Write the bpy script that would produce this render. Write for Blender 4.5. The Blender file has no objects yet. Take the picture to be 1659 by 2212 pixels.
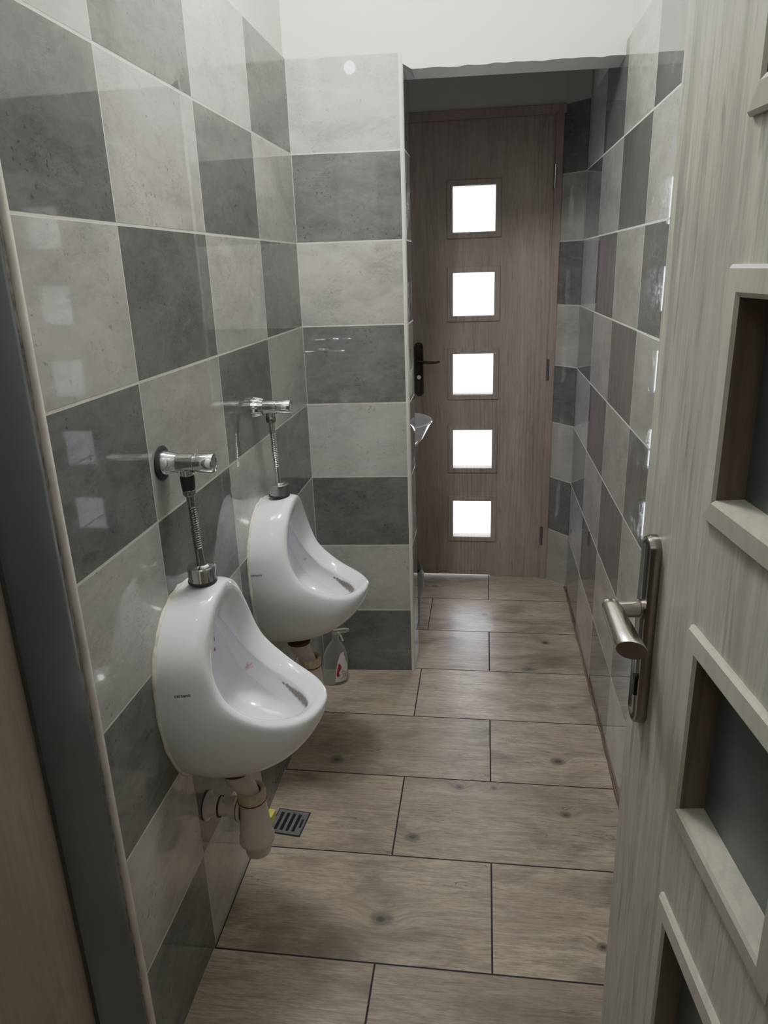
import bpy, math, random
from mathutils import Vector, Matrix
from math import pi, sin, cos, radians

random.seed(7)
S = bpy.context.scene
COL = S.collection

# ------------------------------------------------------------------ helpers
def lin(r, g, b):
    f = lambda c: (c/255/12.92) if c/255 <= 0.04045 else ((c/255+0.055)/1.055)**2.4
    return (f(r), f(g), f(b), 1.0)

class MB:
    """collects faces and builds one mesh"""
    def __init__(s): s.v=[]; s.f=[]; s.m=[]; s.uv=[]
    def face(s, idx, m=0, uv=None): s.f.append(list(idx)); s.m.append(m); s.uv.append(uv)
    def add(s, verts):
        i=len(s.v); s.v += [Vector(p) for p in verts]; return i
    def obox(s, o, a, b, c, m=0, uvf=None):
        """box: origin o, edge vectors a, b, c (right handed)"""
        o,a,b,c=[Vector(q) for q in (o,a,b,c)]
        P=[o,o+a,o+a+b,o+b,o+c,o+a+c,o+a+b+c,o+b+c]
        i=s.add(P)
        for q in ((0,3,2,1),(4,5,6,7),(0,1,5,4),(1,2,6,5),(2,3,7,6),(3,0,4,7)):
            s.face([i+k for k in q], m, [uvf(P[k]) for k in q] if uvf else None)
    def box(s, x0,x1,y0,y1,z0,z1, m=0, uvf=None):
        s.obox((x0,y0,z0),(x1-x0,0,0),(0,y1-y0,0),(0,0,z1-z0),m,uvf)
    def lathe(s, o, d, prof, seg=32, m=0, flut=0, flutn=0):
        o=Vector(o); d=Vector(d).normalized()
        u=d.orthogonal().normalized(); w=d.cross(u)
        rings=[]
        for t,r in prof:
            if r<1e-6: rings.append([s.add([o+d*t])])
            else:
                rr=[]
                for k in range(seg):
                    a=2*pi*k/seg
                    q=r*(1+flut*cos(a*flutn)) if flut else r
                    rr.append(s.add([o+d*t+(u*cos(a)+w*sin(a))*q]))
                rings.append(rr)
        for A,B in zip(rings,rings[1:]):
            for k in range(seg):
                j=(k+1)%seg
                if len(A)==1 and len(B)==1: continue
                if len(A)==1: s.face((A[0],B[j],B[k]),m)
                elif len(B)==1: s.face((A[k],A[j],B[0]),m)
                else: s.face((A[k],A[j],B[j],B[k]),m)
    def tube(s, pts, rad, seg=12, m=0, flat=1.0, cap=True):
        pts=[Vector(p) for p in pts]; n=len(pts)
        R=rad if isinstance(rad,(list,tuple)) else [rad]*n
        up=None; rings=[]
        for i,p in enumerate(pts):
            t=(pts[min(i+1,n-1)]-pts[max(i-1,0)]).normalized()
            if up is None: up=t.orthogonal().normalized()
            up=(up-t*up.dot(t)).normalized(); w=t.cross(up)
            rings.append([s.add([p+(up*cos(2*pi*k/seg)*flat+w*sin(2*pi*k/seg))*R[i]]) for k in range(seg)])
        for A,B in zip(rings,rings[1:]):
            for k in range(seg):
                j=(k+1)%seg; s.face((A[k],A[j],B[j],B[k]),m)
        if cap:
            s.face(rings[0][::-1],m); s.face(rings[-1],m)
    def grid(s, rows, m=0, closed=False, flip=False):
        idx=[[s.add([p]) for p in r] for r in rows]
        for A,B in zip(idx,idx[1:]):
            n=len(A)
            for k in range(n if closed else n-1):
                j=(k+1)%n
                q=(A[k],A[j],B[j],B[k])
                s.face(q[::-1] if flip else q,m)
        return idx
    def build(s, name, mats, parent=None, smooth=None, sub=0, bevel=0, M=None):
        me=bpy.data.meshes.new(name)
        vv=[(M@p if M else p) for p in s.v]
        me.from_pydata([tuple(p) for p in vv],[],s.f)
        if not isinstance(mats,(list,tuple)): mats=[mats]
        for mm in mats: me.materials.append(mm)
        me.polygons.foreach_set('material_index', s.m)
        if any(u is not None for u in s.uv):
            L=me.uv_layers.new(name='UVMap')
            for p,u in zip(me.polygons,s.uv):
                if u:
                    for li,c in zip(p.loop_indices,u): L.data[li].uv=c
        me.update()
        if smooth is not None:
            me.polygons.foreach_set('use_smooth',[True]*len(me.polygons))
            me.set_sharp_from_angle(angle=radians(smooth))
        o=bpy.data.objects.new(name,me); COL.objects.link(o)
        if parent: o.parent=parent
        if bevel:
            b=o.modifiers.new('edge','BEVEL'); b.width=bevel; b.segments=2; b.limit_method='ANGLE'
        if sub:
            q=o.modifiers.new('sub','SUBSURF'); q.levels=sub; q.render_levels=sub
        return o

def tag(o, label=None, cat=None, group=None, kind=None):
    if label: o['label']=label
    if cat: o['category']=cat
    if group: o['group']=group
    if kind: o['kind']=kind
    return o
def empty(name, loc=(0,0,0), M=None):
    o=bpy.data.objects.new(name,None); COL.objects.link(o); o.empty_display_size=.05
    if M is not None: o.matrix_world=M
    else: o.location=loc
    return o
def copy_tree(o, parent=None):
    c=o.copy(); COL.objects.link(c)
    if parent: c.parent=parent
    for ch in [q for q in bpy.data.objects if q.parent==o]: copy_tree(ch,c)
    return c

# ------------------------------------------------------------------ node helper
class NT:
    def __init__(s,name):
        s.mat=bpy.data.materials.new(name); s.mat.use_nodes=True
        s.t=s.mat.node_tree; s.n=s.t.nodes; s.bsdf=s.n['Principled BSDF']
    def new(s,t,**kw):
        n=s.n.new(t)
        for k,v in kw.items(): setattr(n,k,v)
        return n
    def put(s,sock,v):
        if v is None: return
        if hasattr(v,'is_output') or isinstance(v,bpy.types.NodeSocket): s.t.links.new(v,sock)
        else: sock.default_value=v
    def m(s,op,a,b=None,c=None,clamp=False):
        n=s.new('ShaderNodeMath',operation=op,use_clamp=clamp)
        s.put(n.inputs[0],a); s.put(n.inputs[1],b)
        if c is not None: s.put(n.inputs[2],c)
        return n.outputs[0]
    def vm(s,op,a,b=None):
        n=s.new('ShaderNodeVectorMath',operation=op)
        s.put(n.inputs[0],a); s.put(n.inputs[1],b)
        return n.outputs[1] if op in('LENGTH','DISTANCE','DOT_PRODUCT') else n.outputs[0]
    def comb(s,x,y,z=0.0):
        n=s.new('ShaderNodeCombineXYZ')
        for k,v in enumerate((x,y,z)): s.put(n.inputs[k],v)
        return n.outputs[0]
    def sep(s,v):
        n=s.new('ShaderNodeSeparateXYZ'); s.put(n.inputs[0],v); return n.outputs
    def noise(s,vec,scale,detail=4,rough=.55,dist=0.0):
        n=s.new('ShaderNodeTexNoise'); s.put(n.inputs['Vector'],vec)
        n.inputs['Scale'].default_value=scale; n.inputs['Detail'].default_value=detail
        n.inputs['Roughness'].default_value=rough; n.inputs['Distortion'].default_value=dist
        return n.outputs[0]
    def white(s,vec):
        n=s.new('ShaderNodeTexWhiteNoise',noise_dimensions='3D'); s.put(n.inputs['Vector'],vec); return n.outputs
    def mix(s,f,a,b,mode='MIX'):
        n=s.new('ShaderNodeMix',data_type='RGBA',blend_type=mode)
        s.put(n.inputs[0],f); s.put(n.inputs[6],a); s.put(n.inputs[7],b); return n.outputs[2]
    def mr(s,v,a,b,c,d,smooth=False):
        n=s.new('ShaderNodeMapRange'); n.clamp=True
        if smooth: n.interpolation_type='SMOOTHSTEP'
        s.put(n.inputs[0],v)
        for k,x in enumerate((a,b,c,d)): s.put(n.inputs[k+1],x)
        return n.outputs[0]
    def tc(s,o): return s.new('ShaderNodeTexCoord').outputs[o]
    def bump(s,h,strength=.3,dist=.002):
        n=s.new('ShaderNodeBump'); n.inputs['Strength'].default_value=strength; n.inputs['Distance'].default_value=dist
        s.put(n.inputs['Height'],h); s.put(s.bsdf.inputs['Normal'],n.outputs[0])
    def set(s,**kw):
        names=dict(color='Base Color',rough='Roughness',metal='Metallic',ior='IOR',trans='Transmission Weight',coat='Coat Weight',coatr='Coat Roughness',alpha='Alpha',spec='Specular IOR Level',emit='Emission Color',es='Emission Strength')
        for k,v in kw.items(): s.put(s.bsdf.inputs[names[k]],v)
        return s.mat

def plain(name,rgb,rough=.5,metal=0,var=.06,scale=30,**kw):
    t=NT(name); c=lin(*rgb)
    n=t.noise(t.tc('Object'),scale,3)
    f=t.mr(n,.3,.7,0,1)
    d=tuple(max(0,x*(1-var*2)) for x in c[:3])+(1,); e=tuple(min(1,x*(1+var)) for x in c[:3])+(1,)
    return t.set(color=t.mix(f,d,e),rough=rough,metal=metal,**kw)

# --- wall tiles: checkerboard of light and dark stone-look glazed tiles 39 x 25 cm
TW,TH=.39,.25
def mat_tile():
    t=NT('glazed_stone_tile')
    uv=t.tc('UV'); u,v,_=t.sep(uv)
    cu=t.m('DIVIDE',u,TW); cv=t.m('DIVIDE',v,TH)
    col=t.m('FLOOR',cu); row=t.m('FLOOR',cv)
    par=t.m('MODULO',t.m('ADD',t.m('ADD',col,row),1000.0),2.0)      # 0 -> dark
    par=t.m('GREATER_THAN',par,.5)
    fu=t.m('FRACT',cu); fv=t.m('FRACT',cv)
    du=t.m('MULTIPLY',t.m('MINIMUM',fu,t.m('SUBTRACT',1.0,fu)),TW)
    dv=t.m('MULTIPLY',t.m('MINIMUM',fv,t.m('SUBTRACT',1.0,fv)),TH)
    g=t.m('MAXIMUM',t.mr(du,.0010,.0016,1,0),t.mr(dv,.0019,.0027,1,0))
    rnd=t.white(t.comb(col,row,3.3))[1]
    vec=t.vm('ADD',t.comb(u,v,0.0),t.vm('SCALE',rnd,None))
    sc=vec.node; sc2=[n for n in t.n if n.type=='VECT_MATH' and n.operation=='SCALE'][-1]; sc2.inputs['Scale'].default_value=9.0
    # rotate for the diagonal drift of the stone figure
    mp=t.new('ShaderNodeMapping'); t.put(mp.inputs[0],vec); mp.inputs['Rotation'].default_value=(0,0,radians(-38)); mp.inputs['Scale'].default_value=(1,2.2,1)
    big=t.noise(mp.outputs[0],4.0,6,.6,.6)
    mid=t.noise(mp.outputs[0],17,5,.65,.8)
    fine=t.noise(vec,70,4,.7)
    crack=t.noise(mp.outputs[0],26,6,.75,1.6)
    ck=t.mr(t.m('ABSOLUTE',t.m('SUBTRACT',crack,.5)),0.0,.022,1,0)
    msk=t.mr(t.noise(vec,9,4,.7,.5),.48,.62,0,1)
    ck=t.m('MULTIPLY',ck,msk)
    pits=t.mr(t.noise(vec,95,3,.6),.60,.68,0,1)
    pits=t.m('MULTIPLY',pits,t.mr(t.noise(vec,12,3,.6),.47,.62,0,1))
    lc=t.mix(t.mr(big,.3,.7,0,1),lin(150,147,143),lin(186,183,178))
    lc=t.mix(t.m('MULTIPLY',t.mr(mid,.35,.7,0,1),.35),lc,lin(198,195,190))
    dc=t.mix(t.mr(big,.3,.7,0,1),lin(86,86,85),lin(117,117,115))
    dc=t.mix(t.m('MULTIPLY',t.mr(mid,.42,.72,0,1),.45),dc,lin(133,132,129))
    dc=t.mix(t.m('MULTIPLY',t.mr(fine,.5,.75,0,1),.25),dc,lin(70,72,71))
    dark=t.m('MAXIMUM',ck,pits)
    lc=t.mix(t.m('MULTIPLY',dark,.55),lc,lin(98,95,92))
    dc=t.mix(t.m('MULTIPLY',dark,.75),dc,lin(52,53,53))
    c=t.mix(par,dc,lc)
    tone=t.white(t.comb(col,row,7.7))[0]
    c=t.mix(1.0,c,t.mix(t.mr(tone,0,1,0,1),(.93,.93,.93,1),(1.05,1.05,1.05,1)),'MULTIPLY')
    grout=t.mix(t.mr(t.noise(vec,40,3),.3,.7,0,1),lin(186,182,175),lin(206,203,197))
    c=t.mix(g,c,grout)
    t.set(color=c,rough=t.mix(g,t.mix(dark,(.022,)*3+(1,),(.16,)*3+(1,)),(.7,)*3+(1,)),ior=1.52)
    h=t.m('ADD',t.m('MULTIPLY',g,-1.0),t.m('MULTIPLY',big,.035))
    t.bump(h,.3,.0010)
    return t.mat
M_TILE=mat_tile()

# --- wood look floor planks
FP,FL,FQ=.3054,.61,1.5879
KNOTS=[(.357,-.131,.024),(.145,.425,.02),(.811,.476,.02),(.405,.129,.018),(.851,-.154,.013),(.522,.335,.012),(.812,.25,.014),(.589,1.437,.016),(.83,1.21,.014),(.751,1.001,.018),(.363,1.719,.016),(.62,.34,.009)]
def mat_floor():
    t=NT('wood_look_floor_tile')
    P=t.tc('Object'); x,y,_=t.sep(P)
    rr=t.m('DIVIDE',t.m('SUBTRACT',FQ,y),FP); row=t.m('FLOOR',rr)
    odd=t.m('MODULO',t.m('ADD',row,100.0),2.0)                       # row even -> seam .3602
    off=t.m('ADD',.3602,t.m('MULTIPLY',odd,.2505))
    cc=t.m('DIVIDE',t.m('SUBTRACT',x,off),FL); col=t.m('FLOOR',cc)
    fr=t.m('FRACT',rr); fc=t.m('FRACT',cc)
    dy=t.m('MULTIPLY',t.m('MINIMUM',fr,t.m('SUBTRACT',1.0,fr)),FP)
    dx=t.m('MULTIPLY',t.m('MINIMUM',fc,t.m('SUBTRACT',1.0,fc)),FL)
    g=t.mr(t.m('MINIMUM',dx,dy),.0016,.0025,1,0)
    rw=t.white(t.comb(col,row,1.7)); rnd=rw[1]; rv=rw[0]
    # knots
    kd=None; kc=None
    for kx,ky,kr in KNOTS:
        ddx=t.m('DIVIDE',t.m('SUBTRACT',x,kx),kr*1.25); ddy=t.m('DIVIDE',t.m('SUBTRACT',y,ky),kr)
        q=t.m('SQRT',t.m('ADD',t.m('MULTIPLY',ddx,ddx),t.m('MULTIPLY',ddy,ddy)))
        kd=q if kd is None else t.m('MINIMUM',kd,q)
    wv=t.noise(P,22,3,.6); kdn=t.m('ADD',kd,t.m('MULTIPLY',t.m('SUBTRACT',wv,.5),.7))
    sh=t.new('ShaderNodeVectorMath',operation='SCALE'); t.put(sh.inputs[0],rnd); sh.inputs['Scale'].default_value=7
    warp=t.m('MULTIPLY',t.mr(kd,.3,3.2,1,0,True),.02)
    base=t.vm('ADD',t.comb(x,t.m('ADD',y,warp),0.0),sh.outputs[0])
    def st(a,b):
        mp=t.new('ShaderNodeMapping'); t.put(mp.inputs[0],base); mp.inputs['Scale'].default_value=(a,b,1); return mp.outputs[0]
    broad=t.noise(st(2.2,8),1.0,5,.6,.6)
    grain=t.noise(st(9,120),1.0,6,.7,.9)
    fine=t.noise(st(40,330),1.0,4,.65)
    blot=t.noise(st(3.5,7),1.0,5,.6,.4)
    crk=t.noise(st(2.2,22),1.0,4,.6,1.2)
    ck=t.mr(t.m('ABSOLUTE',t.m('SUBTRACT',crk,.5)),0,.008,1,0)
    ck=t.m('MULTIPLY',ck,t.mr(t.noise(st(3,5),1.0,2),.55,.63,0,1))
    c=t.mix(t.mr(broad,.3,.72,0,1),lin(152,137,120),lin(203,188,169))
    c=t.mix(t.m('MULTIPLY',t.mr(grain,.36,.56,1,0),.5),c,lin(98,87,75))
    c=t.mix(t.m('MULTIPLY',t.mr(fine,.36,.56,1,0),.42),c,lin(104,94,82))
    c=t.mix(t.m('MULTIPLY',t.mr(blot,.52,.68,0,1),.68),c,lin(92,79,66))
    c=t.mix(t.m('MULTIPLY',t.mr(t.noise(st(9,60),1.0,3),.62,.75,0,1),.4),c,lin(186,176,160))
    c=t.mix(t.m('MULTIPLY',ck,.85),c,lin(60,52,46))
    c=t.mix(t.m('MULTIPLY',t.mr(kdn,.6,1.15,1,0,True),.8),c,lin(92,84,80))
    c=t.mix(t.m('MULTIPLY',t.mr(kdn,.2,.5,1,0,True),.85),c,lin(54,46,43))
    c=t.mix(1.0,c,t.mix(rv,(.82,.81,.80,1),(1.10,1.10,1.10,1)),'MULTIPLY')
    c=t.mix(g,c,lin(26,21,18))
    t.set(color=c,rough=t.mix(g,t.mix(t.mr(grain,.3,.7,0,1),(.38,)*3+(1,),(.28,)*3+(1,)),(.85,)*3+(1,)),ior=1.5)
    t.bump(t.m('ADD',t.m('MULTIPLY',g,-1.2),t.m('MULTIPLY',grain,.22)),.45,.0015)
    return t.mat
M_FLOOR=mat_floor()

def mat_laminate(name,dark,light,streak,seed=0.0,contrast=.5,rough=.42):
    """vertical grained door laminate (grain along Z)"""
    t=NT(name); P=t.tc('Object')
    base=t.vm('ADD',P,(seed,seed*2.3,seed*.7))
    def st(a,b,c):
        mp=t.new('ShaderNodeMapping'); t.put(mp.inputs[0],base); mp.inputs['Scale'].default_value=(a,b,c); return mp.outputs[0]
    broad=t.noise(st(7,7,.8),1.0,4,.55,.8)
    grain=t.noise(st(55,55,3.6),1.0,6,.68,1.1)
    stroke=t.noise(st(70,70,7),1.0,4,.6,.8)
    fine=t.noise(st(210,210,16),1.0,4,.65)
    w=t.new('ShaderNodeTexWave',wave_type='RINGS',rings_direction='SPHERICAL'); t.put(w.inputs[0],st(8,8,.62))
    w.inputs['Scale'].default_value=2.4; w.inputs['Distortion'].default_value=7; w.inputs['Detail'].default_value=4; w.inputs['Detail Scale'].default_value=1.4
    figm=t.mr(t.noise(st(6,6,.8),1.0,3),.46,.6,0,1)
    fig=t.m('MULTIPLY',t.mr(w.outputs[1],.0,.4,1,0),figm)
    c=t.mix(t.mr(broad,.32,.68,0,1),lin(*dark),lin(*light))
    c=t.mix(t.m('MULTIPLY',t.mr(grain,.36,.58,1,0),contrast*.55),c,lin(*streak))
    c=t.mix(t.m('MULTIPLY',t.mr(stroke,.56,.7,0,1),contrast*.95),c,lin(*streak))
    c=t.mix(t.m('MULTIPLY',t.mr(fine,.36,.6,1,0),contrast*.45),c,lin(*streak))
    c=t.mix(t.m('MULTIPLY',fig,contrast*.75),c,lin(*streak))
    t.set(color=c,rough=rough,ior=1.45)
    t.bump(grain,.1,.001)
    return t.mat
M_DOOR_FAR=mat_laminate('far_door_laminate',(150,137,130),(178,164,154),(112,98,92),0.0,.55)
M_DOOR_NEAR=mat_laminate('near_door_laminate_lit',(190,186,177),(214,210,199),(110,108,103),4.0,.6)  # same product as the far door, stronger light put into its paler colour
M_MOULD_NEAR=mat_laminate('near_door_moulding',(178,174,164),(190,186,175),(150,147,139),5.0,.3)
M_FRAME_FAR=mat_laminate('door_frame_laminate',(150,133,129),(166,148,143),(112,95,92),2.0,.4)
M_SIDE_LEAF=mat_laminate('side_leaf_laminate',(120,110,98),(138,127,112),(96,86,76),6.0,.35,.6)
M_REVEAL=mat_laminate('shaded_reveal_laminate',(112,98,89),(126,112,102),(86,74,67),3.0,.5)  # darker brown carries the shade of the unlit side reveals

def mat_plaster():
    t=NT('white_wall_paint'); P=t.tc('Object')
    n=t.noise(P,3,4); f=t.noise(P,120,3)
    t.set(color=t.mix(t.mr(n,.3,.7,0,1),lin(203,203,196),lin(209,209,202)),rough=.75)
    t.bump(f,.15,.002); return t.mat
M_PLASTER=mat_plaster()
M_PLASTER_G=plain('grey_vestibule_paint',(190,188,182),.8,var=.03,scale=4)
M_TRIMW=plain('white_pvc_profile',(214,211,205),.35,var=.03,scale=8)
M_TRIMD=plain('aged_white_profile',(205,200,192),.4,var=.10,scale=14)
M_DARKFRAME=plain('dark_grey_paint',(58,62,62),.35,var=.06,scale=10)
M_FILLER=plain('crumbling_grey_filler',(120,114,108),.9,var=.3,scale=60)
M_BROWNSEAL=plain('brown_silicone',(104,80,66),.6,var=.3,scale=50)
def mat_ceramic():
    t=NT('white_sanitary_ceramic'); P=t.tc('Object')
    n=t.noise(P,5,2)
    return t.set(color=t.mix(t.mr(n,.3,.7,0,1),lin(228,229,232),lin(234,235,238)),rough=.07,ior=1.52,coat=.3,coatr=.03)
M_CERAMIC=mat_ceramic()
def mat_limescale():
    """bowl glaze with a brown scale crescent under the front of the rim"""
    t=NT('scaled_bowl_ceramic'); P=t.tc('Object')
    m=None
    for q,r in (((.168,.0765,.6),.005),((.177,.073,.597),.0065),((.185,.069,.593),.008),((.1925,.065,.590),.0095),((.1994,.0607,.5885),.011),((.209,.053,.587),.013),((.2175,.045,.586),.0145),((.225,.033,.586),.014),((.231,.020,.586),.012)):
        d=t.m('DIVIDE',t.vm('DISTANCE',P,q),r)
        m=d if m is None else t.m('MINIMUM',m,d)
    n=t.noise(P,60,5,.7,.4); b=t.noise(P,170,3,.6)
    m=t.m('ADD',m,t.m('MULTIPLY',t.m('SUBTRACT',n,.5),.9))
    f=t.mr(m,.55,1.15,1,0,True)
    sc=t.mix(t.mr(b,.4,.62,0,1),lin(128,106,80),lin(78,62,48))
    c=t.mix(t.m('MULTIPLY',f,.85),lin(240,242,246),sc)
    return t.set(color=c,rough=t.mix(f,(.07,)*3+(1,),(.5,)*3+(1,)),ior=1.52)
M_STAIN=mat_limescale()
def mat_chrome(name,rgb,rough,var=.2):
    t=NT(name); n=t.noise(t.tc('Object'),60,4,.6)
    return t.set(color=lin(*rgb),metal=1.0,rough=t.mr(n,.35,.7,rough,rough+var*.5))
M_CHROME=mat_chrome('chrome_plating',(214,214,216),.05,.05)
M_CHROME_OLD=mat_chrome('tarnished_chrome',(150,148,146),.16,.3)
M_NICKEL=plain('satin_nickel',(176,171,164),.24,metal=1.0,var=.02,scale=200)
M_NICKEL_D=plain('darkened_nickel_plate',(134,129,123),.2,metal=1.0,var=.02,scale=200)  # nickel colour darkened to stand in for a dark reflection
M_BRONZE=plain('dark_bronze_metal',(62,56,54),.3,metal=.8,var=.1)
M_RUBBER=plain('black_rubber',(34,33,33),.6,var=.2)
M_RUST=plain('rust_and_dirt',(84,52,34),.85,var=.35,scale=70)
def mat_pvc():
    t=NT('yellowed_white_pvc'); P=t.tc('Object')
    n=t.noise(P,22,4,.6); s=t.noise(P,75,4,.7)
    c=t.mix(t.mr(n,.3,.7,0,1),lin(196,187,177),lin(216,208,199))
    c=t.mix(t.m('MULTIPLY',t.mr(s,.6,.74,0,1),.55),c,lin(140,108,84))
    return t.set(color=c,rough=.4)
M_PVC=mat_pvc()
M_PVCY=plain('cream_pvc_nut',(196,180,150),.45,var=.16,scale=40)
M_SEAL=plain('old_white_silicone',(222,218,207),.5,var=.12,scale=70)
M_STEEL=plain('brushed_floor_steel',(128,130,132),.35,metal=.35,var=.12,scale=90)
M_BLACK=plain('black_void',(14,14,15),.9,var=.2)
M_BINPL=plain('black_bin_plastic',(26,26,27),.35,var=.15)
M_YELLOW=plain('yellow_cleaning_block',(232,222,110),.7,var=.1,scale=60)
M_PINK=plain('pink_soap_residue',(250,214,218),.5,var=.1,scale=90)
M_PINKD=plain('dried_pink_soap',(190,140,146),.6,var=.2,scale=90)
M_INK=plain('grey_print_ink',(66,66,68),.5,var=.05)
M_LABELW=plain('white_label_paper',(206,198,198),.5,var=.08,scale=60)
M_LABELR=plain('red_label_print',(150,34,40),.5,var=.15,scale=60)
M_LABELB=plain('black_label_print',(58,48,50),.5,var=.1,scale=60)
def mat_clear(name,rgb,rough=.08,mixf=.25):
    """clear thin plastic: mostly see-through with a glossy skin"""
    t=NT(name); out=t.n['Material Output']
    tr=t.new('ShaderNodeBsdfTransparent'); tr.inputs[0].default_value=lin(*rgb)
    t.set(color=lin(*rgb),rough=rough)
    lw=t.new('ShaderNodeLayerWeight'); lw.inputs[0].default_value=.35
    f=t.m('ADD',t.m('MULTIPLY',lw.outputs[1],.55),mixf*.4)
    mx=t.new('ShaderNodeMixShader'); t.put(mx.inputs[0],f); t.put(mx.inputs[1],tr.outputs[0]); t.put(mx.inputs[2],t.bsdf.outputs[0])
    t.put(out.inputs[0],mx.outputs[0]); return t.mat
M_CLEAR=mat_clear('clear_plastic',(226,228,222))
M_BAG=mat_clear('clear_bin_bag',(190,192,194),.12,.6)
def mat_pane():
    """frosted pane: lets the overcast daylight through, glossy skin"""
    t=NT('daylit_frosted_glass'); out=t.n['Material Output']
    tr=t.new('ShaderNodeBsdfTransparent'); tr.inputs[0].default_value=(.97,.98,1,1)
    gl=t.new('ShaderNodeBsdfGlossy'); gl.inputs['Roughness'].default_value=.1
    f=t.m('MULTIPLY',t.noise(t.tc('Object'),400,2),.12)
    mx=t.new('ShaderNodeMixShader'); t.put(mx.inputs[0],f); t.put(mx.inputs[1],tr.outputs[0]); t.put(mx.inputs[2],gl.outputs[0])
    t.put(out.inputs[0],mx.outputs[0]); return t.mat
M_PANE=mat_pane()
def mat_shadeglass():  # dark tone stands for the unlit gap seen through the near panes
    t=NT('shaded_frosted_glass'); P=t.tc('Object')
    n=t.noise(P,500,2); b=t.noise(P,6,2)
    t.set(color=t.mix(t.mr(b,.3,.7,0,1),lin(70,78,78),lin(88,97,96)),rough=.3,trans=.25,ior=1.5)
    t.bump(n,.25,.001); return t.mat
M_SHADEGLASS=mat_shadeglass()
M_CORR=plain('corridor_paint',(150,132,122),.8,var=.05,scale=3)

# ------------------------------------------------------------------ calibrated layout (metres)
V1,LW=-.2353,.3895
YP=.938; WB=.0608                      # partition plane y = YP + WB*x
XW=lambda y: .9629-.0021*y             # right wall
RA,RW=1.3263,.3835
YD=1.85                                # far door plane
ZT=2.0                                 # top of tiling
ZC=2.6
YF=-1.17                               # inner face of the wall with the near doorway
def struct(o,label,cat): return tag(o,label,cat,kind='structure')

# floor
b=MB(); b.box(-1.2,2.2,-3.2,YD+.06,-.06,0)
struct(b.build('floor',M_FLOOR),'wood-look plank tile floor with dark grout lines','floor')

# left wall
uvL=lambda p: ((p.y-V1)*TW/LW+TW, p.z)
b=MB()
b.box(-.12,-.006,YF,YD,0,ZC,1)
b.box(-.006,0,-.519,YD,0,ZT,0,uvL)
# plaster where the side door stands is left open by a slightly recessed board
struct(b.build('wall_left',[M_TILE,M_PLASTER]),'left wall with grey checkerboard tiles behind the urinals','wall')

# partition: tiled cheek wall behind the far urinal
Y=lambda x: YP+WB*x
uvP=lambda p: (p.x+TW*8, p.z)
uvS=lambda p: ((p.y-1.0)+TW*13+.1, p.z)
b=MB()
d1=Vector((1,WB,0)); back=Vector((-WB,1,0)).normalized()
b.obox((0,YP,0),d1*.328,back*.008,(0,0,ZT),0,uvP)
b.obox((0,YP+.008,0),d1*.334,back*.16,(0,0,ZT),1)
b.obox((.334,Y(.334)+.004,0),(.004,0,0),(0,1.118-Y(.334),0),(0,0,1.955),0,uvS)
b.obox((.004,1.112,0),(.334,0,0),(0,.006,0),(0,0,ZT),0,lambda p:(p.x+TW*20+.03,p.z))
struct(b.build('wall_partition',[M_TILE,M_PLASTER]),'short tiled partition wall beyond the far urinal','wall')
# its white corner profile
b=MB()
pts=[]
for k in range(7):
    a=pi/2*k/6
    pts.append((.326+.0125*sin(a), Y(.33)-.003+.0125*(1-cos(a))))
rows=[[Vector((x,y,z)) for x,y in pts] for z in (0,ZT)]
b.grid(rows)
struct(b.build('trim_1',M_TRIMW,smooth=60),'white plastic corner profile on the partition edge','trim')

# lintel beam and the plaster above the partition
b=MB()
n=24; xs=[.336+( .638*k/n) for k in range(n+1)]
rz=random.Random(3)
zb=[1.957+.006*k/n+rz.uniform(-.0022,.0022) for k in range(n+1)]
zb[0]=1.972; zb[1]=1.957
f_lo=[Vector((x,Y(x)+.002,z)) for x,z in zip(xs,zb)]; f_mid=[Vector((x,Y(x)+.002,ZT)) for x in xs]
k_lo=[Vector((x,Y(x)+.118,1.955+.004*(x-.33))) for x in xs]; k_hi=[Vector((x,Y(x)+.118,ZC)) for x in xs]
b.grid([f_mid,f_lo,k_lo,k_hi],0)
b.obox((-.006,Y(-.006)+.002,ZT),d1*.98,back*.116,(0,0,ZC-ZT),0)
struct(b.build('wall_lintel',M_PLASTER),'white painted beam above the passage to the far door','beam')

# right wall
def uvR(p): return ((RA-p.y)*TW/RW+TW*31, p.z)
b=MB()
def strip(y0,y1,x_off,th,z0,z1,m,uvf=None):
    b.obox((XW(y0)+x_off,y0,z0),(XW(y1)-XW(y0),y1-y0,0),(-th,0,0),(0,0,z1-z0),m,uvf)
strip(YF,1.76,.008,.008,0,ZT,0,uvR)
strip(YF,YD+.1,.12,.112-.002,0,ZC,1)
struct(b.build('wall_right',[M_TILE,M_PLASTER]),'right wall with grey checkerboard tiles running to the far door','wall')
# brown sealing along its foot
b=MB()
pp=[]; rr=random.Random(9)
for k in range(60):
    y=-1.1+k*(1.74+1.1)/59; pp.append((XW(y)-.002+rr.uniform(-.001,.001),y,.001))
b.tube(pp,[.0035+rr.uniform(0,.0035) for _ in pp],6)
struct(b.build('trim_3',M_BROWNSEAL,smooth=60),'thin brown sealing line along the foot of the right wall','trim')

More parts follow.
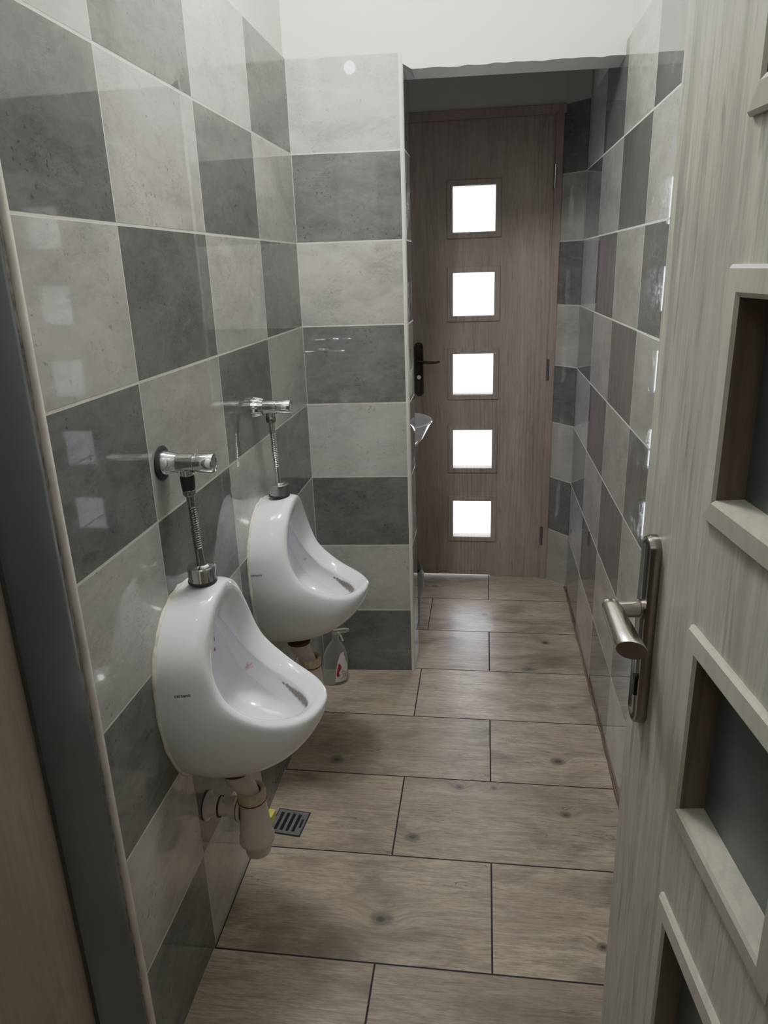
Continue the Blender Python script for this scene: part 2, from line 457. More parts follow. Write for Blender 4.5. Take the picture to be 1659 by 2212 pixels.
# splayed return beside the far door
A0=Vector((.959,1.743,0)); A1=Vector((.879,1.843,0)); dd=(A1-A0); dn=dd.normalized(); out_n=Vector((dn.y,-dn.x,0))
if out_n.x<0: out_n=-out_n
b=MB()
uvT=lambda p: (((p-A0).dot(dn))+TW*45+.06,p.z)
def ob(o,a,c,h,m,uvf=None): b.obox(o,a,c,h,m,uvf)
ob(A1,-dd,out_n*.006 if (-dd).cross(out_n).z>0 else -out_n*.006,(0,0,ZT),0,uvT)
b.obox(A1+out_n*.006,-dd,out_n*.1,(0,0,ZC),1)
struct(b.build('wall_return',[M_TILE,M_PLASTER_G]),'narrow slanted tiled return beside the far door hinges','wall')

# back wall around the far door
b=MB()
b.box(-.12,.205,YD-.002,YD+.09,0,ZC)
b.box(.205,.889,YD-.002,YD+.09,2.0,ZC)
b.box(.889,1.1,YD-.002,YD+.09,0,ZC)
struct(b.build('wall_back',M_PLASTER_G),'plain wall above and around the far door','wall')
# front wall with the near doorway, ceiling, corridor
b=MB()
b.box(-.12,.22,YF-.13,YF,0,ZC); b.box(.87,1.1,YF-.13,YF,0,ZC); b.box(.22,.87,YF-.13,YF,2.02,ZC)
struct(b.build('wall_front',M_PLASTER),'front wall holding the near doorway','wall')
b=MB(); b.box(-1.2,2.2,-3.2,YD+.09,ZC,ZC+.06)
struct(b.build('ceiling',M_PLASTER),'white ceiling','ceiling')
b=MB(); b.box(-1.2,-1.1,-3.2,YF-.13,0,ZC); b.box(2.1,2.2,-3.2,YF-.13,0,ZC); b.box(-1.1,2.1,-3.2,-3.1,0,ZC)
b.box(-1.1,-.12,YF-.13,YF-.03,0,ZC); b.box(1.1,2.1,YF-.13,YF-.03,0,ZC)
struct(b.build('wall_corridor',M_CORR),'corridor walls behind the viewer','wall')

# left edge: white end profile of the tiling, filler and the dark frame of a side door
b=MB()
pts=[(0.000,-.519),(.005,-.520),(.0065,-.525),(.006,-.531),(.002,-.535),(-.004,-.535)]
rows=[[Vector((x,y+.0008*sin(z*9),z)) for x,y in pts] for z in [ZT*k/20 for k in range(21)]]
b.grid(rows,flip=True)
struct(b.build('trim_2',M_TRIMD,smooth=60),'white plastic end profile where the left tiling stops','trim')
dr=empty('door_3'); tag(dr,'closed tan side door in a dark grey frame at left edge','door',kind='structure')
b=MB(); rr=random.Random(5)
rows=[[Vector((.001+rr.uniform(-.001,.001),-.535,z)),Vector((.002+rr.uniform(-.0015,.0015),-.540+rr.uniform(-.001,.001),z)),Vector((.0,-.548,z))] for z in [ZT*k/160 for k in range(161)]]
b.grid(rows,flip=True)
b.build('filler',M_FILLER,dr)
b=MB()
pts=[(-.03,-.543),(-.006,-.543),(.004,-.546),(.009,-.553),(.010,-.562),(.010,-.655),(.006,-.664),(-.03,-.664)]
rows=[[Vector((x,y,z)) for x,y in pts] for z in (0,2.03)]
b.grid(rows,flip=True)
b.build('door_frame',M_DARKFRAME,dr,smooth=40)
b=MB(); b.box(-.005,-.001,-1.165,-.66,.004,2.0); b.build('leaf',M_SIDE_LEAF,dr)

# ------------------------------------------------------------------ doors with five square panes
PZ=[.2915,.627,.9645,1.3015,1.638]
def make_door(name,label,M,mw,mf,mreveal,mglass,recess=.018):
    root=empty(name,M=M); tag(root,label,'door',kind='structure')
    W,T,H=.600,.040,1.972; s0,s1=.1975,.3675+.005   # pane opening across the leaf
    s0,s1=.1955,.3695
    b=MB(); Z0=.008
    b.box(0,s0,0,T,Z0,H); b.box(s1,W,0,T,.002,H)
    zs=[Z0]+[q for c in PZ for q in (c-.0875,c+.0875)]+[H]
    for k in range(0,len(zs),2): b.box(s0,s1,0,T,zs[k],zs[k+1])
    b.build('leaf',mw,root)
    for c in PZ:
        f=MB()
        o=.0255; e=.006; i0,i1,z0,z1=s0,s1,c-.0875,c+.0875
        # picture-frame moulding: outer edge, flat crest, inner slope down to the glass
        def ring(d,y): return [Vector((i0-d,y,z0-d)),Vector((i1+d,y,z0-d)),Vector((i1+d,y,z1+d)),Vector((i0-d,y,z1+d))]
        rings=[ring(o,.001),ring(o,-.003),ring(o-.003,-.0065),ring(.004,-.0075),ring(0,-.005),ring(-.0005,recess)]
        for q in range(len(rings)-1):
            R0,R1=rings[q],rings[q+1]; a=f.add(R0); d=f.add(R1)
            for k in range(4):
                j=(k+1)%4; f.face((a+k,a+j,d+j,d+k),1 if (q==4 and k in(1,3)) else 0)  # only the side reveals take the shade-toned laminate
        fr=f.build('pane_frame',[mf,mreveal],root)
        g=MB(); g.box(i0-.001,i1+.001,recess,recess+.004,z0-.001,z1+.001)
        g.build('glass_pane',mglass,fr)
    return root
def lock_plate(root,s,zc,mat,L=.238,Wd=.040,th=.010):
    b=MB(); n=14
    def out(r,y): 
        P=[]
        for k in range(n+1):
            a=pi*k/n; P.append(Vector((s+cos(a)*Wd/2*r,y,zc+L/2-Wd/2+sin(a)*Wd/2*r)))
        for k in range(n+1):
            a=pi+pi*k/n; P.append(Vector((s+cos(a)*Wd/2*r,y,zc-L/2+Wd/2+sin(a)*Wd/2*r)))
        return P
    rows=[out(1,0),out(1,-th*.6),out(.9,-th),out(.62,-th),out(.5,-th+.0015)]
    idx=b.grid(rows,closed=True)
    b.face(idx[-1])
    return b.build('lock_plate',mat,root,smooth=35)

# far door
M1=Matrix.Translation((.247,YD,0))
door1=make_door('door_1','far wooden door with five bright square panes in a column',M1,M_DOOR_FAR,M_DOOR_FAR,M_REVEAL,M_PANE,.022)
b=MB()
b.box(.601,.632,-.012,.05,0,2.0); b.box(-.036,-.003,-.012,.05,0,2.0); b.box(-.036,.640,-.014,.05,1.968,2.002)
b.box(.594,.602,-.006,.0,0,1.98)
b.build('door_frame',M_FRAME_FAR,door1,bevel=.003)
for z in (1.745,.98,.215):
    b=MB(); b.lathe((.6035,-.010,z-.045),(0,0,1),[(0,0),(0,.0065),(.043,.0065),(.044,.005),(.046,.005),(.047,.0065),(.09,.0065),(.09,0)],14)
    b.box(.598,.612,-.006,.0,z-.04,z+.04)
    b.build('hinge',M_CHROME_OLD,door1,smooth=40)
lp=lock_plate(door1,.045,.988,M_BRONZE,.236,.040)
b=MB(); b.tube([(.045,-.008,1.028),(.045,-.045,1.028)],.009,12)
b.tube([(.040,-.045,1.028),(.07,-.047,1.026),(.1,-.046,1.0225),(.125,-.047,1.0225),(.139,-.048,1.027)],[.009,.008,.0068,.006,.0055],12,flat=.7)
b.build('lever',M_BRONZE,door1,smooth=50)
b=MB(); b.lathe((.045,-.0085,.955),(0,-1,0),[(0,.009),(.003,.009),(.003,0)],16); b.build('lock_cylinder',M_CHROME,door1,smooth=40)

# near door, standing open along the right
EX,EY,PH=.76864,-.55833,-1.457349925
xd=Vector((cos(PH),sin(PH),0)); yd=Vector((-sin(PH),cos(PH),0))
M2=Matrix(((xd.x,yd.x,0,EX),(xd.y,yd.y,0,EY),(0,0,1,0),(0,0,0,1)))
door2=make_door('door_2','near open grey wood door with satin lever handle at right',M2,M_DOOR_NEAR,M_MOULD_NEAR,M_REVEAL,M_SHADEGLASS,.020)
lp=lock_plate(door2,.0505,1.006,M_NICKEL_D,.242,.036,.012)
b=MB()
b.lathe((.0505,-.010,1.036),(0,-1,0),[(0,.0115),(.004,.0115),(.005,.0098),(.036,.0098)],24)
b.build('spindle',M_NICKEL,door2,smooth=40)
b=MB(); seg=28
prof=[(.043,.007,.004,1.0425),(.047,.0105,.008,1.0400),(.058,.0115,.0105,1.0375),(.08,.013,.0105,1.034),(.11,.0145,.0108,1.0295),(.128,.0155,.011,1.027),(.130,.0148,.0105,1.0268)]
rows=[]
for s,rn,rz_,zc in prof:
    rows.append([Vector((s+ .006*cos(2*pi*k/seg)*( (s-.036)/.09),-.046+rn*cos(2*pi*k/seg),zc+rz_*sin(2*pi*k/seg))) for k in range(seg)])
idx=b.grid(rows,closed=True); b.face(idx[0][::-1]); b.face(idx[-1])
b.build('lever',M_NICKEL,door2,smooth=40)
b=MB(); b.lathe((.0505,-.0108,.946),(0,-1,0),[(0,.0045),(.0025,.0045),(.0025,0)],12); b.box(.0483,.0527,-.0128,-.0105,.922,.945); b.build('keyhole',M_BLACK,door2)

# ------------------------------------------------------------------ urinals
def catmull(K,N):
    out=[]; n=len(K)
    for i in range(N):
        s=i/(N-1)*(n-1); k=min(int(s),n-2); f=s-k
        p1,p2=Vector(K[k]),Vector(K[k+1])
        def mir(v): return Vector((v.x,-v.y,v.z))
        p0=Vector(K[k-1]) if k>0 else mir(Vector(K[1]))
        p3=Vector(K[k+2]) if k+2<n else mir(Vector(K[n-2]))
        out.append(.5*((2*p1)+(p2-p0)*f+(2*p0-5*p1+4*p2-p3)*f*f+(3*p1-p0-3*p2+p3)*f**3))
    return out
NU=25
U_B=[(0,0,.852),(0,.078,.834),(0,.134,.775),(0,.152,.69),(0,.138,.585),(0,.085,.49),(0,0,.445)]
U_H1=[(.04,0,.861),(.04,.079,.841),(.04,.137,.776),(.045,.158,.688),(.07,.152,.575),(.12,.110,.474),(.13,0,.441)]
U_H2=[(.078,0,.869),(.075,.074,.848),(.075,.135,.774),(.085,.150,.688),(.150,.146,.600),(.250,.105,.540),(.281,0,.535)]
U_C=[(.094,0,.863),(.091,.068,.835),(.089,.122,.767),(.110,.134,.690),(.172,.123,.636),(.247,.078,.615),(.279,0,.618)]
U_I=[(.072,0,.79),(.068,.054,.745),(.090,.087,.675),(.136,.087,.628),(.190,.066,.610),(.226,.034,.604),(.238,0,.603)]
U_K=[(.040,0,.775),(.034,.062,.735),(.036,.098,.668),(.060,.105,.605),(.120,.088,.562),(.185,.052,.545),(.222,0,.545)]
U_L=[(.030,0,.70),(.029,.045,.68),(.030,.07,.64),(.042,.07,.588),(.08,.055,.552),(.12,.03,.538),(.14,0,.534)]
def half(K): return catmull(K,NU)
def urinal_surface():
    B,H1,H2,C,I,K,L=[half(q) for q in (U_B,U_H1,U_H2,U_C,U_I,U_K,U_L)]
    rows=[]
    def bez(a,b,c,d,s): return a*(1-s)**3+b*3*s*(1-s)**2+c*3*s*s*(1-s)+d*s**3
    for s in (0,.02,.1,.22,.36,.5,.64,.76,.87,.95): rows.append([bez(*q,s) for q in zip(B,H1,H2,C)])
    cen=Vector((.10,0,.66))
    crest=[]
    for i in range(NU):
        t=(C[min(i+1,NU-1)]-C[max(i-1,0)]).normalized()
        inw=(I[i]-C[i]); inw=(inw-t*inw.dot(t)).normalized()
        out=(C[i]-H2[i]).normalized()
        crest.append((inw,out))
    rows.append([C[i].copy() for i in range(NU)])
    for f,lift in ((.10,.0050),(.25,.0075),(.45,.0065),(.68,.0035),(.88,.0008)):
        rr=[]
        for i in range(NU):
            inw,out=crest[i]
            up=(out-inw*out.dot(inw)).normalized()
            rr.append(C[i].lerp(I[i],f)+up*lift)
        rows.append(rr)
    rows.append([p.copy() for p in I])
    J=[I[i]+ (K[i]-I[i])*.10+(C[i]-I[i])*.03-crest[i][1]*.004 for i in range(NU)]
    rows.append(J)
    n_stain=len(rows)
    for f in (.2,.5,.8): rows.append([J[i].lerp(K[i],f)+(C[i]-I[i]).normalized()*.010*sin(pi*f) for i in range(NU)])
    rows.append(K)
    P=Vector((.032,0,.625))
    for f in (.5,1.0): rows.append([K[i].lerp(L[i],f) for i in range(NU)])
    for f in (.4,.75): rows.append([L[i].lerp(P,f) for i in range(NU)])
    full=[]
    for r in rows:
        left=[Vector((p.x,-p.y,p.z)) for p in r]
        full.append(left+[p.copy() for p in r[1:-1]][::-1])      # near half going down, far half coming back up
    return full,n_stain,P,B
def make_urinal(label):
    root=empty('urinal'); tag(root,label,'urinal')
    full,ns,P,B=urinal_surface()
    b=MB(); idx=b.grid(full,closed=True)
    # brown scale ring under the far part of the rim
    n=len(full[0]); faces_per=n
    for q in (ns-2,ns-1,ns,ns+1):
        for k in range(n): b.m[q*faces_per+k]=1
    pi_=b.add([P]); last=idx[-1]
    for k in range(n): b.face((last[k],last[(k+1)%n],pi_))
    bd=b.build('bowl',[M_CERAMIC,M_STAIN],root,smooth=75,sub=1)
    # silicone bead along the wall joint
    pts=[Vector((.002,-p.y,p.z)) for p in B][:-3]; pts2=[Vector((.002,p.y,p.z)) for p in B][:-3]
    path=pts[::-1]+pts2[1:]
    rr=random.Random(2); s=MB()
    s.tube([p+Vector((0,rr.uniform(-.0008,.0008),rr.uniform(-.0008,.0008))) for p in path],[.0042+rr.uniform(-.0016,.0022) for _ in path],8)
    s.build('sealant_bead',M_SEAL,root,smooth=60)
    return root
def surf_text(parent,txt,loc,normal,upv,size,mat):
    cu=bpy.data.curves.new('maker_mark','FONT'); cu.body=txt; cu.size=size; cu.align_x='CENTER'; cu.align_y='CENTER'; cu.offset=size*.018
    tmp=bpy.data.objects.new('maker_mark',cu); COL.objects.link(tmp)
    bpy.context.view_layer.update()
    me=bpy.data.meshes.new_from_object(tmp.evaluated_get(bpy.context.evaluated_depsgraph_get()))
    bpy.data.objects.remove(tmp)
    me.materials.clear(); me.materials.append(mat)
    n=Vector(normal).normalized(); u=Vector(upv); u=(u-n*u.dot(n)).normalized(); x=u.cross(n)
    M=Matrix((x,u,n)).transposed().to_4x4(); M.translation=Vector(loc)+n*.0006
    me.transform(M)
    o=bpy.data.objects.new('maker_mark',me); COL.objects.link(o)
    o.parent=parent; return o

u1=make_urinal('nearer white ceramic wall urinal with pink soap residue in the bowl')
u1.location=(0,-.19,0)
u2=copy_tree(u1); u2.location=(0,.36,0)
u2['label']='farther white ceramic wall urinal beside the tiled partition'
for u in (u1,u2): u['group']='wall urinals'

# ------------------------------------------------------------------ flush valves
def make_valve(yc,label,old):
    root=empty('flush_valve',(0,yc,1.098)); tag(root,label,'flush valve','flush valves above the urinals')
    X=(1,0,0)
    if old:
        b=MB(); b.lathe((.0005,0,0),X,[(0,0),(0,.031),(.003,.032),(.005,.029),(.005,.02)],32); b.build('gasket',M_RUBBER,root,smooth=40)
        b=MB(); b.lathe((.004,0,0),X,[(0,.0225),(.006,.0225),(.012,.0205),(.028,.0185),(.029,.0165)],36); b.build('escutcheon',M_CHROME,root,smooth=40)
    else:
        b=MB(); b.lathe((.0005,0,0),X,[(0,.0245),(.006,.0245),(.028,.020),(.030,.0165)],72,flut=.06,flutn=9); b.build('escutcheon',M_CHROME,root,smooth=50)
    b=MB(); b.lathe((.03,0,0),X,[(0,.0165),(.001,.0175),(.034,.0175),(.035,.0155),(.037,.0155),(.038,.0165),(.043,.0165)],36)
    b.tube([(.046,0,-.010),(.046,0,-.026)],[.013,.0112],20)
    b.build('body',M_CHROME,root,smooth=40)
    b=MB(); b.lathe((.072,0,0),X,[(0,.0155),(.001,.0175),(.026,.0175),(.028,.0165),(.0285,.013),(.0275,.012),(.0275,0)],36); b.build('push_button',M_CHROME,root,smooth=40)
    b=MB()
    if old:
        b.lathe((.046,0,-.024),(.003,0,-1),[(0,.0128),(.004,.0135),(.022,.0125),(.026,.0115),(.026,0)],12,1)
        b.build('threaded_joint',[M_RUST,M_RUBBER],root,smooth=30)
        b=MB(); b.lathe((.0462,0,-.049),(.003,0,-1),[(0,.0098),(.002,.0118),(.010,.0118),(.013,.009),(.013,0)],24); b.build('union_nut',M_CHROME_OLD,root,smooth=40)
    else:
        b.lathe((.046,0,-.024),(.003,0,-1),[(0,.010),(.003,.0125),(.010,.0128),(.015,.0105),(.016,0)],24); b.build('union_nut',M_CHROME_OLD,root,smooth=40)
    # flexible tail pipe
    p0=Vector((.047,0,-.040 if not old else -.060)); p1=Vector((.0525,0,-.208)); L=(p1-p0).length
    prof=[(0,.0075)]
    a0,a1=(.026,.115) if not old else (.022,.105)
    prof.append((a0,.0075)); nn=19
    for k in range(nn):
        t=a0+(a1-a0)*k/nn; dt=(a1-a0)/nn
        prof += [(t+dt*.15,.0068),(t+dt*.5,.0086),(t+dt*.85,.0068)]
    prof += [(a1,.0073),(L,.0073)]
    b=MB(); b.lathe(p0,p1-p0,prof,24); b.build('flexible_pipe',M_CHROME if not old else M_CHROME_OLD,root,smooth=30)
    zc=.864-1.098
    b=MB(); b.lathe((.052,0,zc+.002),(0,0,1),[(0,0),(0,.0275),(.004,.0275),(.004,.020)],32); b.build('washer',M_RUBBER,root,smooth=40)
    b=MB(); seg=32 if old else 12
    b.lathe((.052,0,zc+.006),(0,0,1),[(0,.0262),(.026,.0262),(.028,.025),(.0285,.017),(.031,.012),(.031,.007)],seg); b.build('spud_cap',M_CHROME,root,smooth=25)
    return root
make_valve(-.19,'chrome push valve with dark gasket ring above the nearer urinal',True)
make_valve(.36,'chrome push valve with fluted collar above the farther urinal',False)

# ------------------------------------------------------------------ bottle traps under the urinals
def make_trap(yc,label):
    root=empty('drain_trap',(0,yc,0)); tag(root,label,'drain trap','plastic traps under the urinals')
    b=MB(); b.lathe((.074,0,.4455),(0,0,-1),[(0,.0),(0,.033),(.009,.032),(.011,.027)],28); b.build('rusty_collar',M_RUST,root,smooth=40)
    b=MB(); b.tube([(.074,0,.440),(.077,0,.425),(.083,0,.41),(.095,0,.392),(.102,0,.378),(.104,0,.362)],[.028,.027,.0245,.021,.0185,.018],24); b.build('outlet_bend',M_PVC,root,smooth=50)
    b=MB(); b.lathe((.103,0,.392),(.0,0,-1),[(.004,.0205),(0,.0255),(0,.0295),(.003,.0305),(.024,.0305),(.026,.0285)],14); b.build('locking_nut',M_PVCY,root,smooth=20)
    b=MB(); b.lathe((.103,0,.391),(0,0,-1),[(.002,.027),(.006,.018),(.02,.017)],28)
    b.build('dirt_ring',M_RUST,root,smooth=40)
    b=MB(); b.lathe((.103,0,.368),(0,0,-1),[(0,.0295),(.002,.031),(.004,.0295)],28); b.build('dirt_ring',M_RUST,root,smooth=40)
    b=MB(); b.lathe((.103,0,.366),(.02,0,-1),[(0,.0285),(.01,.029),(.088,.0345),(.094,.0375),(.104,.038),(.107,.036),(.108,.030),(.112,.0285),(.136,.0265),(.140,.022),(.140,0)],32)
    b.build('trap_body',M_PVC,root,smooth=40)
    b=MB(); b.lathe((.002,.0,.340),(1,0,0),[(0,.031),(.004,.031),(.006,.024),(.026,.024),(.028,.0215),(.030,.0195),(.052,.0195),(.052,.023),(.066,.0235),(.068,.028),(.078,.028)],28)
    b.build('wall_outlet',M_PVC,root,smooth=40)
    b=MB(); b.lathe((.028,0,.340),(1,0,0),[(0,.0225),(.0025,.0235),(.005,.0225)],28); b.build('dirt_ring',M_RUST,root,smooth=40)
    b=MB(); b.lathe((.070,0,.340),(1,0,0),[(0,.027),(.002,.0288),(.004,.027)],28)
    b.build('dirt_ring',M_RUST,root,smooth=40)
    b=MB(); b.tube([(.078,-.02,.385),(.070,-.021,.366)],[.0022,.0026],8); b.build('plastic_tab',M_SEAL,root,smooth=40)
    return root
make_trap(-.19,'yellowed white plastic bottle trap under the nearer urinal')
make_trap(.36,'yellowed white plastic bottle trap under the farther urinal')

# ------------------------------------------------------------------ floor drain
fd=empty('floor_drain',(.069,.149,0)); fd.rotation_euler=(0,0,radians(-6)); tag(fd,'small square steel floor drain with black slots near the left wall','drain')
b=MB(); w=.0455
b.box(-w,w,-w,w,.0002,.0008); b.build('recess',M_BLACK,fd)
b=MB()
for a in ((-w,w,-w,-w+.003),(-w,w,w-.003,w),(-w,-w+.003,-w,w),(w-.003,w,-w,w)): b.box(*a,.0005,.003)
b.build('drain_rim',M_RUBBER,fd)
b=MB(); h=w-.003
xs=[-.029,-.0125,.004,.0205,.034]; hw=.0046
edges=[-h]
for k,x in enumerate(xs): edges += [x-hw*(1 if k<4 else .7),x+hw*(1 if k<4 else .7)]
edges.append(h)
for k in range(0,len(edges),2): b.box(edges[k],edges[k+1],-h,h,.0008,.0032)
for k in range(1,len(edges)-1,2):
    l=.033 if k<9 else .016
    b.box(edges[k],edges[k+1],-h,-l,.0008,.0032); b.box(edges[k],edges[k+1],l,h,.0008,.0032)
b.build('grate',M_STEEL,fd)
# yellow block
b=MB(); b.box(-.010,.010,-.017,.017,.0005,.028); b.obox((-.013,-.024,.0005),(.016,0,0),(0,.012,0),(0,0,.012))
o=b.build('cleaning_block',M_YELLOW,bevel=.003); o.location=(.0165,.150,0); o.rotation_euler=(0,0,radians(-8))
tag(o,'small pale yellow cleaning block beside the floor drain','cleaning block')

# ------------------------------------------------------------------ clear bottle in the corner
bt=empty('plastic_bottle',(.054,.865,0)); bt.rotation_euler=(0,0,radians(18)); tag(bt,'clear plastic bottle with white and red label in the corner behind the farther urinal','bottle')
b=MB(); rows=[]
prof=[(.001,.040,.026),(.004,.047,.031),(.03,.048,.032),(.08,.047,.031),(.115,.041,.028),(.14,.031,.023),(.158,.019,.016),(.168,.0125,.0125),(.182,.0125,.0125)]
for z,a,c in prof: rows.append([Vector((a*cos(2*pi*k/36)+.16*z*.35,c*sin(2*pi*k/36),z)) for k in range(36)])
idx=b.grid(rows,closed=True); b.face(idx[0][::-1]); b.build('bottle_body',M_CLEAR,bt,smooth=50)
b=MB(); b.lathe((.0102,0,.180),(0,0,1),[(0,.0135),(.012,.0135),(.014,.012),(.014,0)],20); b.box(.0,.05,-.007,.007,.194,.208); b.obox((.048,-.006,.199),(.012,0,-.002),(0,.012,0),(0,0,.008)); b.build('spray_head',M_CLEAR,bt,bevel=.002)
b=MB(); b.tube([(.022,0,.196),(.030,0,.18),(.036,0,.160)],.0032,8); b.build('trigger',M_SEAL,bt,smooth=40)
def on_bottle(a,z,off=.0012):
    # point on the bottle skin
    for (z0,a0,c0),(z1,a1,c1) in zip(prof,prof[1:]):
        if z0<=z<=z1:
            f=(z-z0)/(z1-z0); A=a0+(a1-a0)*f; C=c0+(c1-c0)*f
            return Vector(((A+off)*cos(a)+.056*z,(C+off)*sin(a),z))
b=MB(); rows=[]
lab=[(.014,-1.62,-.72),(.03,-1.62,-.62),(.055,-1.60,-.58),(.08,-1.52,-.62),(.10,-1.42,-.72),(.112,-1.30,-.82),(.118,-1.24,-.80),(.126,-1.05,-.72)]
for z,a0,a1 in lab: rows.append([on_bottle(a0+(a1-a0)*k/8,z) for k in range(9)])
lo=MB(); lo.grid(rows); lb=lo.build('label',M_LABELW,bt,smooth=60)
lo=MB()
rows=[[on_bottle(a,z,.0017) for a in (a0,(a0+a1)/2,a1)] for z,a0,a1 in [(.036,-1.50,-1.36),(.041,-1.54,-1.30),(.05,-1.53,-1.38),(.06,-1.50,-1.28),(.07,-1.47,-1.15),(.08,-1.42,-1.22),(.088,-1.38,-1.32)]]
lo.grid(rows)
lo.build('red_print',M_LABELR,lb,smooth=60)
lo=MB()
for pl in ([(.05,-1.15),(.056,-1.0),(.05,-.85),(.042,-.72)],[(.046,-1.05),(.034,-.98),(.03,-.85),(.04,-.78)],[(.024,-1.18),(.034,-1.02),(.024,-.9)],[(.044,-.9),(.028,-.74)]):
    lo.tube([on_bottle(a,z,.0016) for z,a in pl],.0008,6)
lo.build('line_print',M_LABELB,lb)

# ------------------------------------------------------------------ wash basin and waste bin behind the partition
wb=empty('wash_basin',(.175,1.385,.850)); tag(wb,'white oval wash basin peeking out behind the partition','wash basin')
b=MB(); rows=[]
sec=[(.30,-.165),(.45,-.150),(.66,-.115),(.84,-.06),(.96,-.012),(1.0,0),(.985,.005),(.955,.003),(.93,-.012),(.80,-.06),(.55,-.10),(.2,-.115)]
for r,z in sec: rows.append([Vector((.208*r*cos(2*pi*k/48)-(.03 if r<.7 and z<-.11 else 0)*(1-r),.195*r*sin(2*pi*k/48),z)) for k in range(48)])
idx=b.grid(rows,closed=True); b.face(idx[0][::-1]); b.face(idx[-1])
b.build('bowl',M_CERAMIC,wb,smooth=60)
b=MB(); b.box(-.175,-.09,-.13,.13,-.10,.0); b.build('back_ledge',M_CERAMIC,wb,bevel=.012)
bn=empty('waste_bin',(.226,1.31,0)); tag(bn,'small black waste bin with clear bag behind the partition foot','waste bin')
b=MB(); b.lathe((0,0,0),(0,0,1),[(0,0),(0,.098),(.22,.116),(.225,.119),(.225,.114),(.01,.094),(.01,0)],40); b.build('bin_body',M_BINPL,bn,smooth=40)
b=MB(); rows=[]; rr=random.Random(4)
offs=[rr.uniform(-.6,1) for _ in range(40)]
for z,r,am in ((.165,.120,.002),(.19,.1215,.003),(.215,.122,.003),(.236,.121,.003),(.243,.112,.006),(.27,.110,.012)):
    rows.append([Vector(((r+am*offs[k])*cos(2*pi*k/40),(r+am*offs[k])*sin(2*pi*k/40),z+am*1.6*offs[(k*7)%40])) for k in range(40)])
b.grid(rows,closed=True)
b.build('bin_bag',M_BAG,bn,smooth=50)

# ------------------------------------------------------------------ residue and maker marks on the urinals
def splat(parent,name,loc,normal,strokes,mat,lab=None):
    n=Vector(normal).normalized(); u=Vector((0,0,1)); u=(u-n*u.dot(n)).normalized(); x=u.cross(n)
    b=MB()
    for st,r in strokes:
        pts=[Vector(loc)+x*p+u*q+n*.0004 for p,q in st]
        b.tube(pts,[r*(.55 if i in(0,len(pts)-1) else 1) for i in range(len(pts))],8)
    o=b.build(name,mat,parent,smooth=60)
    if lab: o['label']=lab
    return o
bowl1=[o for o in bpy.data.objects if o.parent==u1 and o.name.startswith('bowl')][0]
bowl2=[o for o in bpy.data.objects if o.parent==u2 and o.name.startswith('bowl')][0]
splat(bowl1,'soap_residue',(.0875,.1036,.621),(-.146,-.989,0),[([(-.008,-.011),(-.006,-.004),(0,.0),(.006,.004),(.008,.010)],.0031),([(-.002,.001),(-.003,.006),(-.002,.009)],.0024),([(.001,-.001),(.005,.001),(.008,.006)],.0034)],M_PINK,'pink soap residue')
splat(bowl2,'soap_residue',(.0826,.1024,.644),(-.192,-.974,-.12),[([(-.005,-.003),(0,0),(.005,.003)],.0026)],M_PINK,'pink soap residue')
splat(bowl1,'soap_residue',(.0308,.0650,.6812),(.995,-.083,-.053),[([(0,-.004),(.001,0),(0,.004)],.0026)],M_PINKD,'dried pink soap residue')
splat(bowl1,'soap_residue',(.0328,.0660,.7058),(.995,-.07,-.08),[([(0,-.005),(0,.005)],.0009)],M_RUST,'thin brown mark')
surf_text(u1,'cersanit',(.0529,-.1503,.7097),(.15,-.982,.113),(-.04,.0,1),.0092,M_INK)
surf_text(u2,'cersanit',(.0215,-.1525,.7035),(.05,-.996,.092),(-.04,0,1),.0092,M_INK)


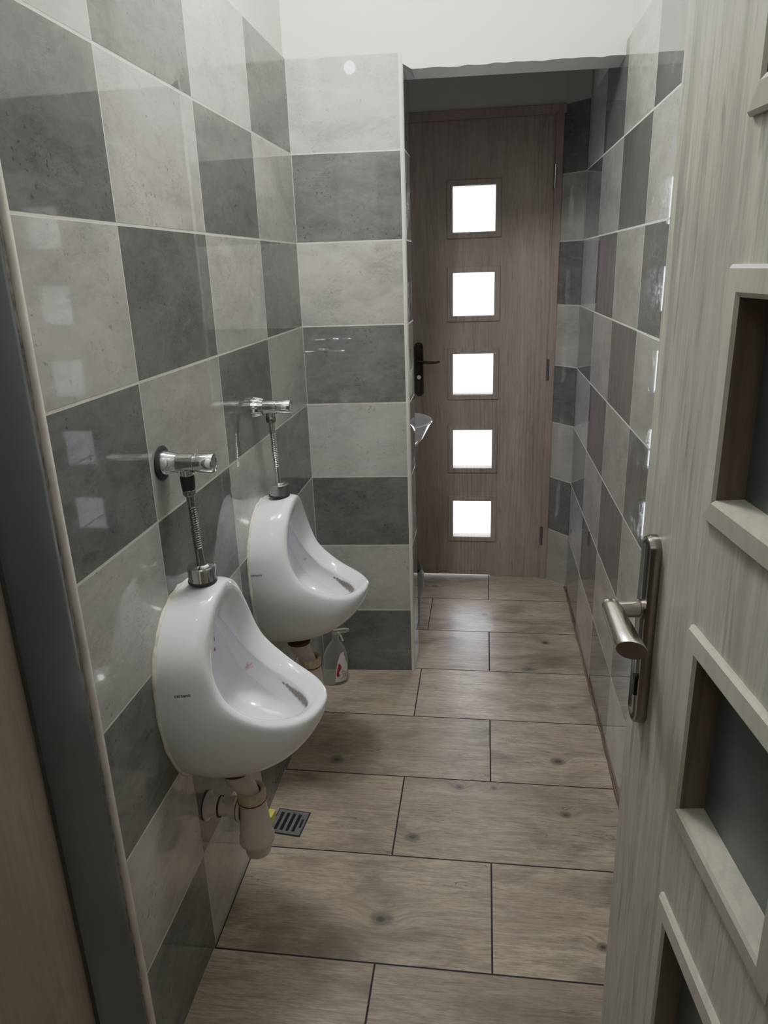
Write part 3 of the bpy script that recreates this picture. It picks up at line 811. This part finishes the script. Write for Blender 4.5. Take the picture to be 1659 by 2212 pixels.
# ------------------------------------------------------------------ light
w=bpy.data.worlds.new('overcast_daylight'); S.world=w; w.use_nodes=True
bg=w.node_tree.nodes['Background']; bg.inputs[0].default_value=(.93,.95,1,1); bg.inputs[1].default_value=9.0
def point(name,loc,power,rad,col=(.975,.985,1.0)):
    l=bpy.data.lights.new(name,'POINT'); l.energy=power; l.shadow_soft_size=rad; l.color=col
    o=bpy.data.objects.new(name,l); COL.objects.link(o); o.location=loc; return o
point('ceiling_bulb',(.24,.02,2.42),35,.11)
point('ceiling_bulb',(.10,-1.02,2.42),.8,.03)
for z in PZ:
    l=bpy.data.lights.new('pane_portal','AREA'); l.shape='SQUARE'; l.size=.18; l.cycles.is_portal=True
    o=bpy.data.objects.new('pane_portal',l); COL.objects.link(o); o.location=(.247+.2825,YD+.045,z); o.rotation_euler=(radians(-90),0,0)
l=bpy.data.lights.new('corridor_fill','AREA'); l.energy=3.5; l.size=1.2; l.color=(1,.96,.9)  # added dim fill in the unseen corridor
o=bpy.data.objects.new('corridor_fill',l); COL.objects.link(o); o.location=(.5,-2.3,2.58)

# ------------------------------------------------------------------ camera (solved from the tile grid)
cd=bpy.data.cameras.new('camera'); cam=bpy.data.objects.new('camera',cd); COL.objects.link(cam)
cd.sensor_fit='VERTICAL'; cd.sensor_height=36.0; cd.lens=1575.5467/2212*36.0; cd.clip_start=.02
cam.location=(.5790,-1.4083,1.4211); cam.rotation_euler=(1.2475,.0317,.1312)
S.camera=cam
S.cycles.max_bounces=7; S.cycles.diffuse_bounces=4; S.cycles.glossy_bounces=4; S.cycles.transmission_bounces=4; S.cycles.transparent_max_bounces=8; S.cycles.caustics_reflective=False; S.cycles.caustics_refractive=False
S.view_settings.view_transform='Standard'; S.view_settings.look='None'
S.view_settings.exposure=0.0; S.view_settings.gamma=1.12
# soft highlight shoulder, as a phone camera gives
S.view_settings.use_curve_mapping=True
cm=S.view_settings.curve_mapping; cm.white_level=(4,4,4)
cv=cm.curves[3]
for q in ((.05,.205),(.10,.40),(.2,.585),(.35,.71)): cv.points.new(*q)
cm.update()
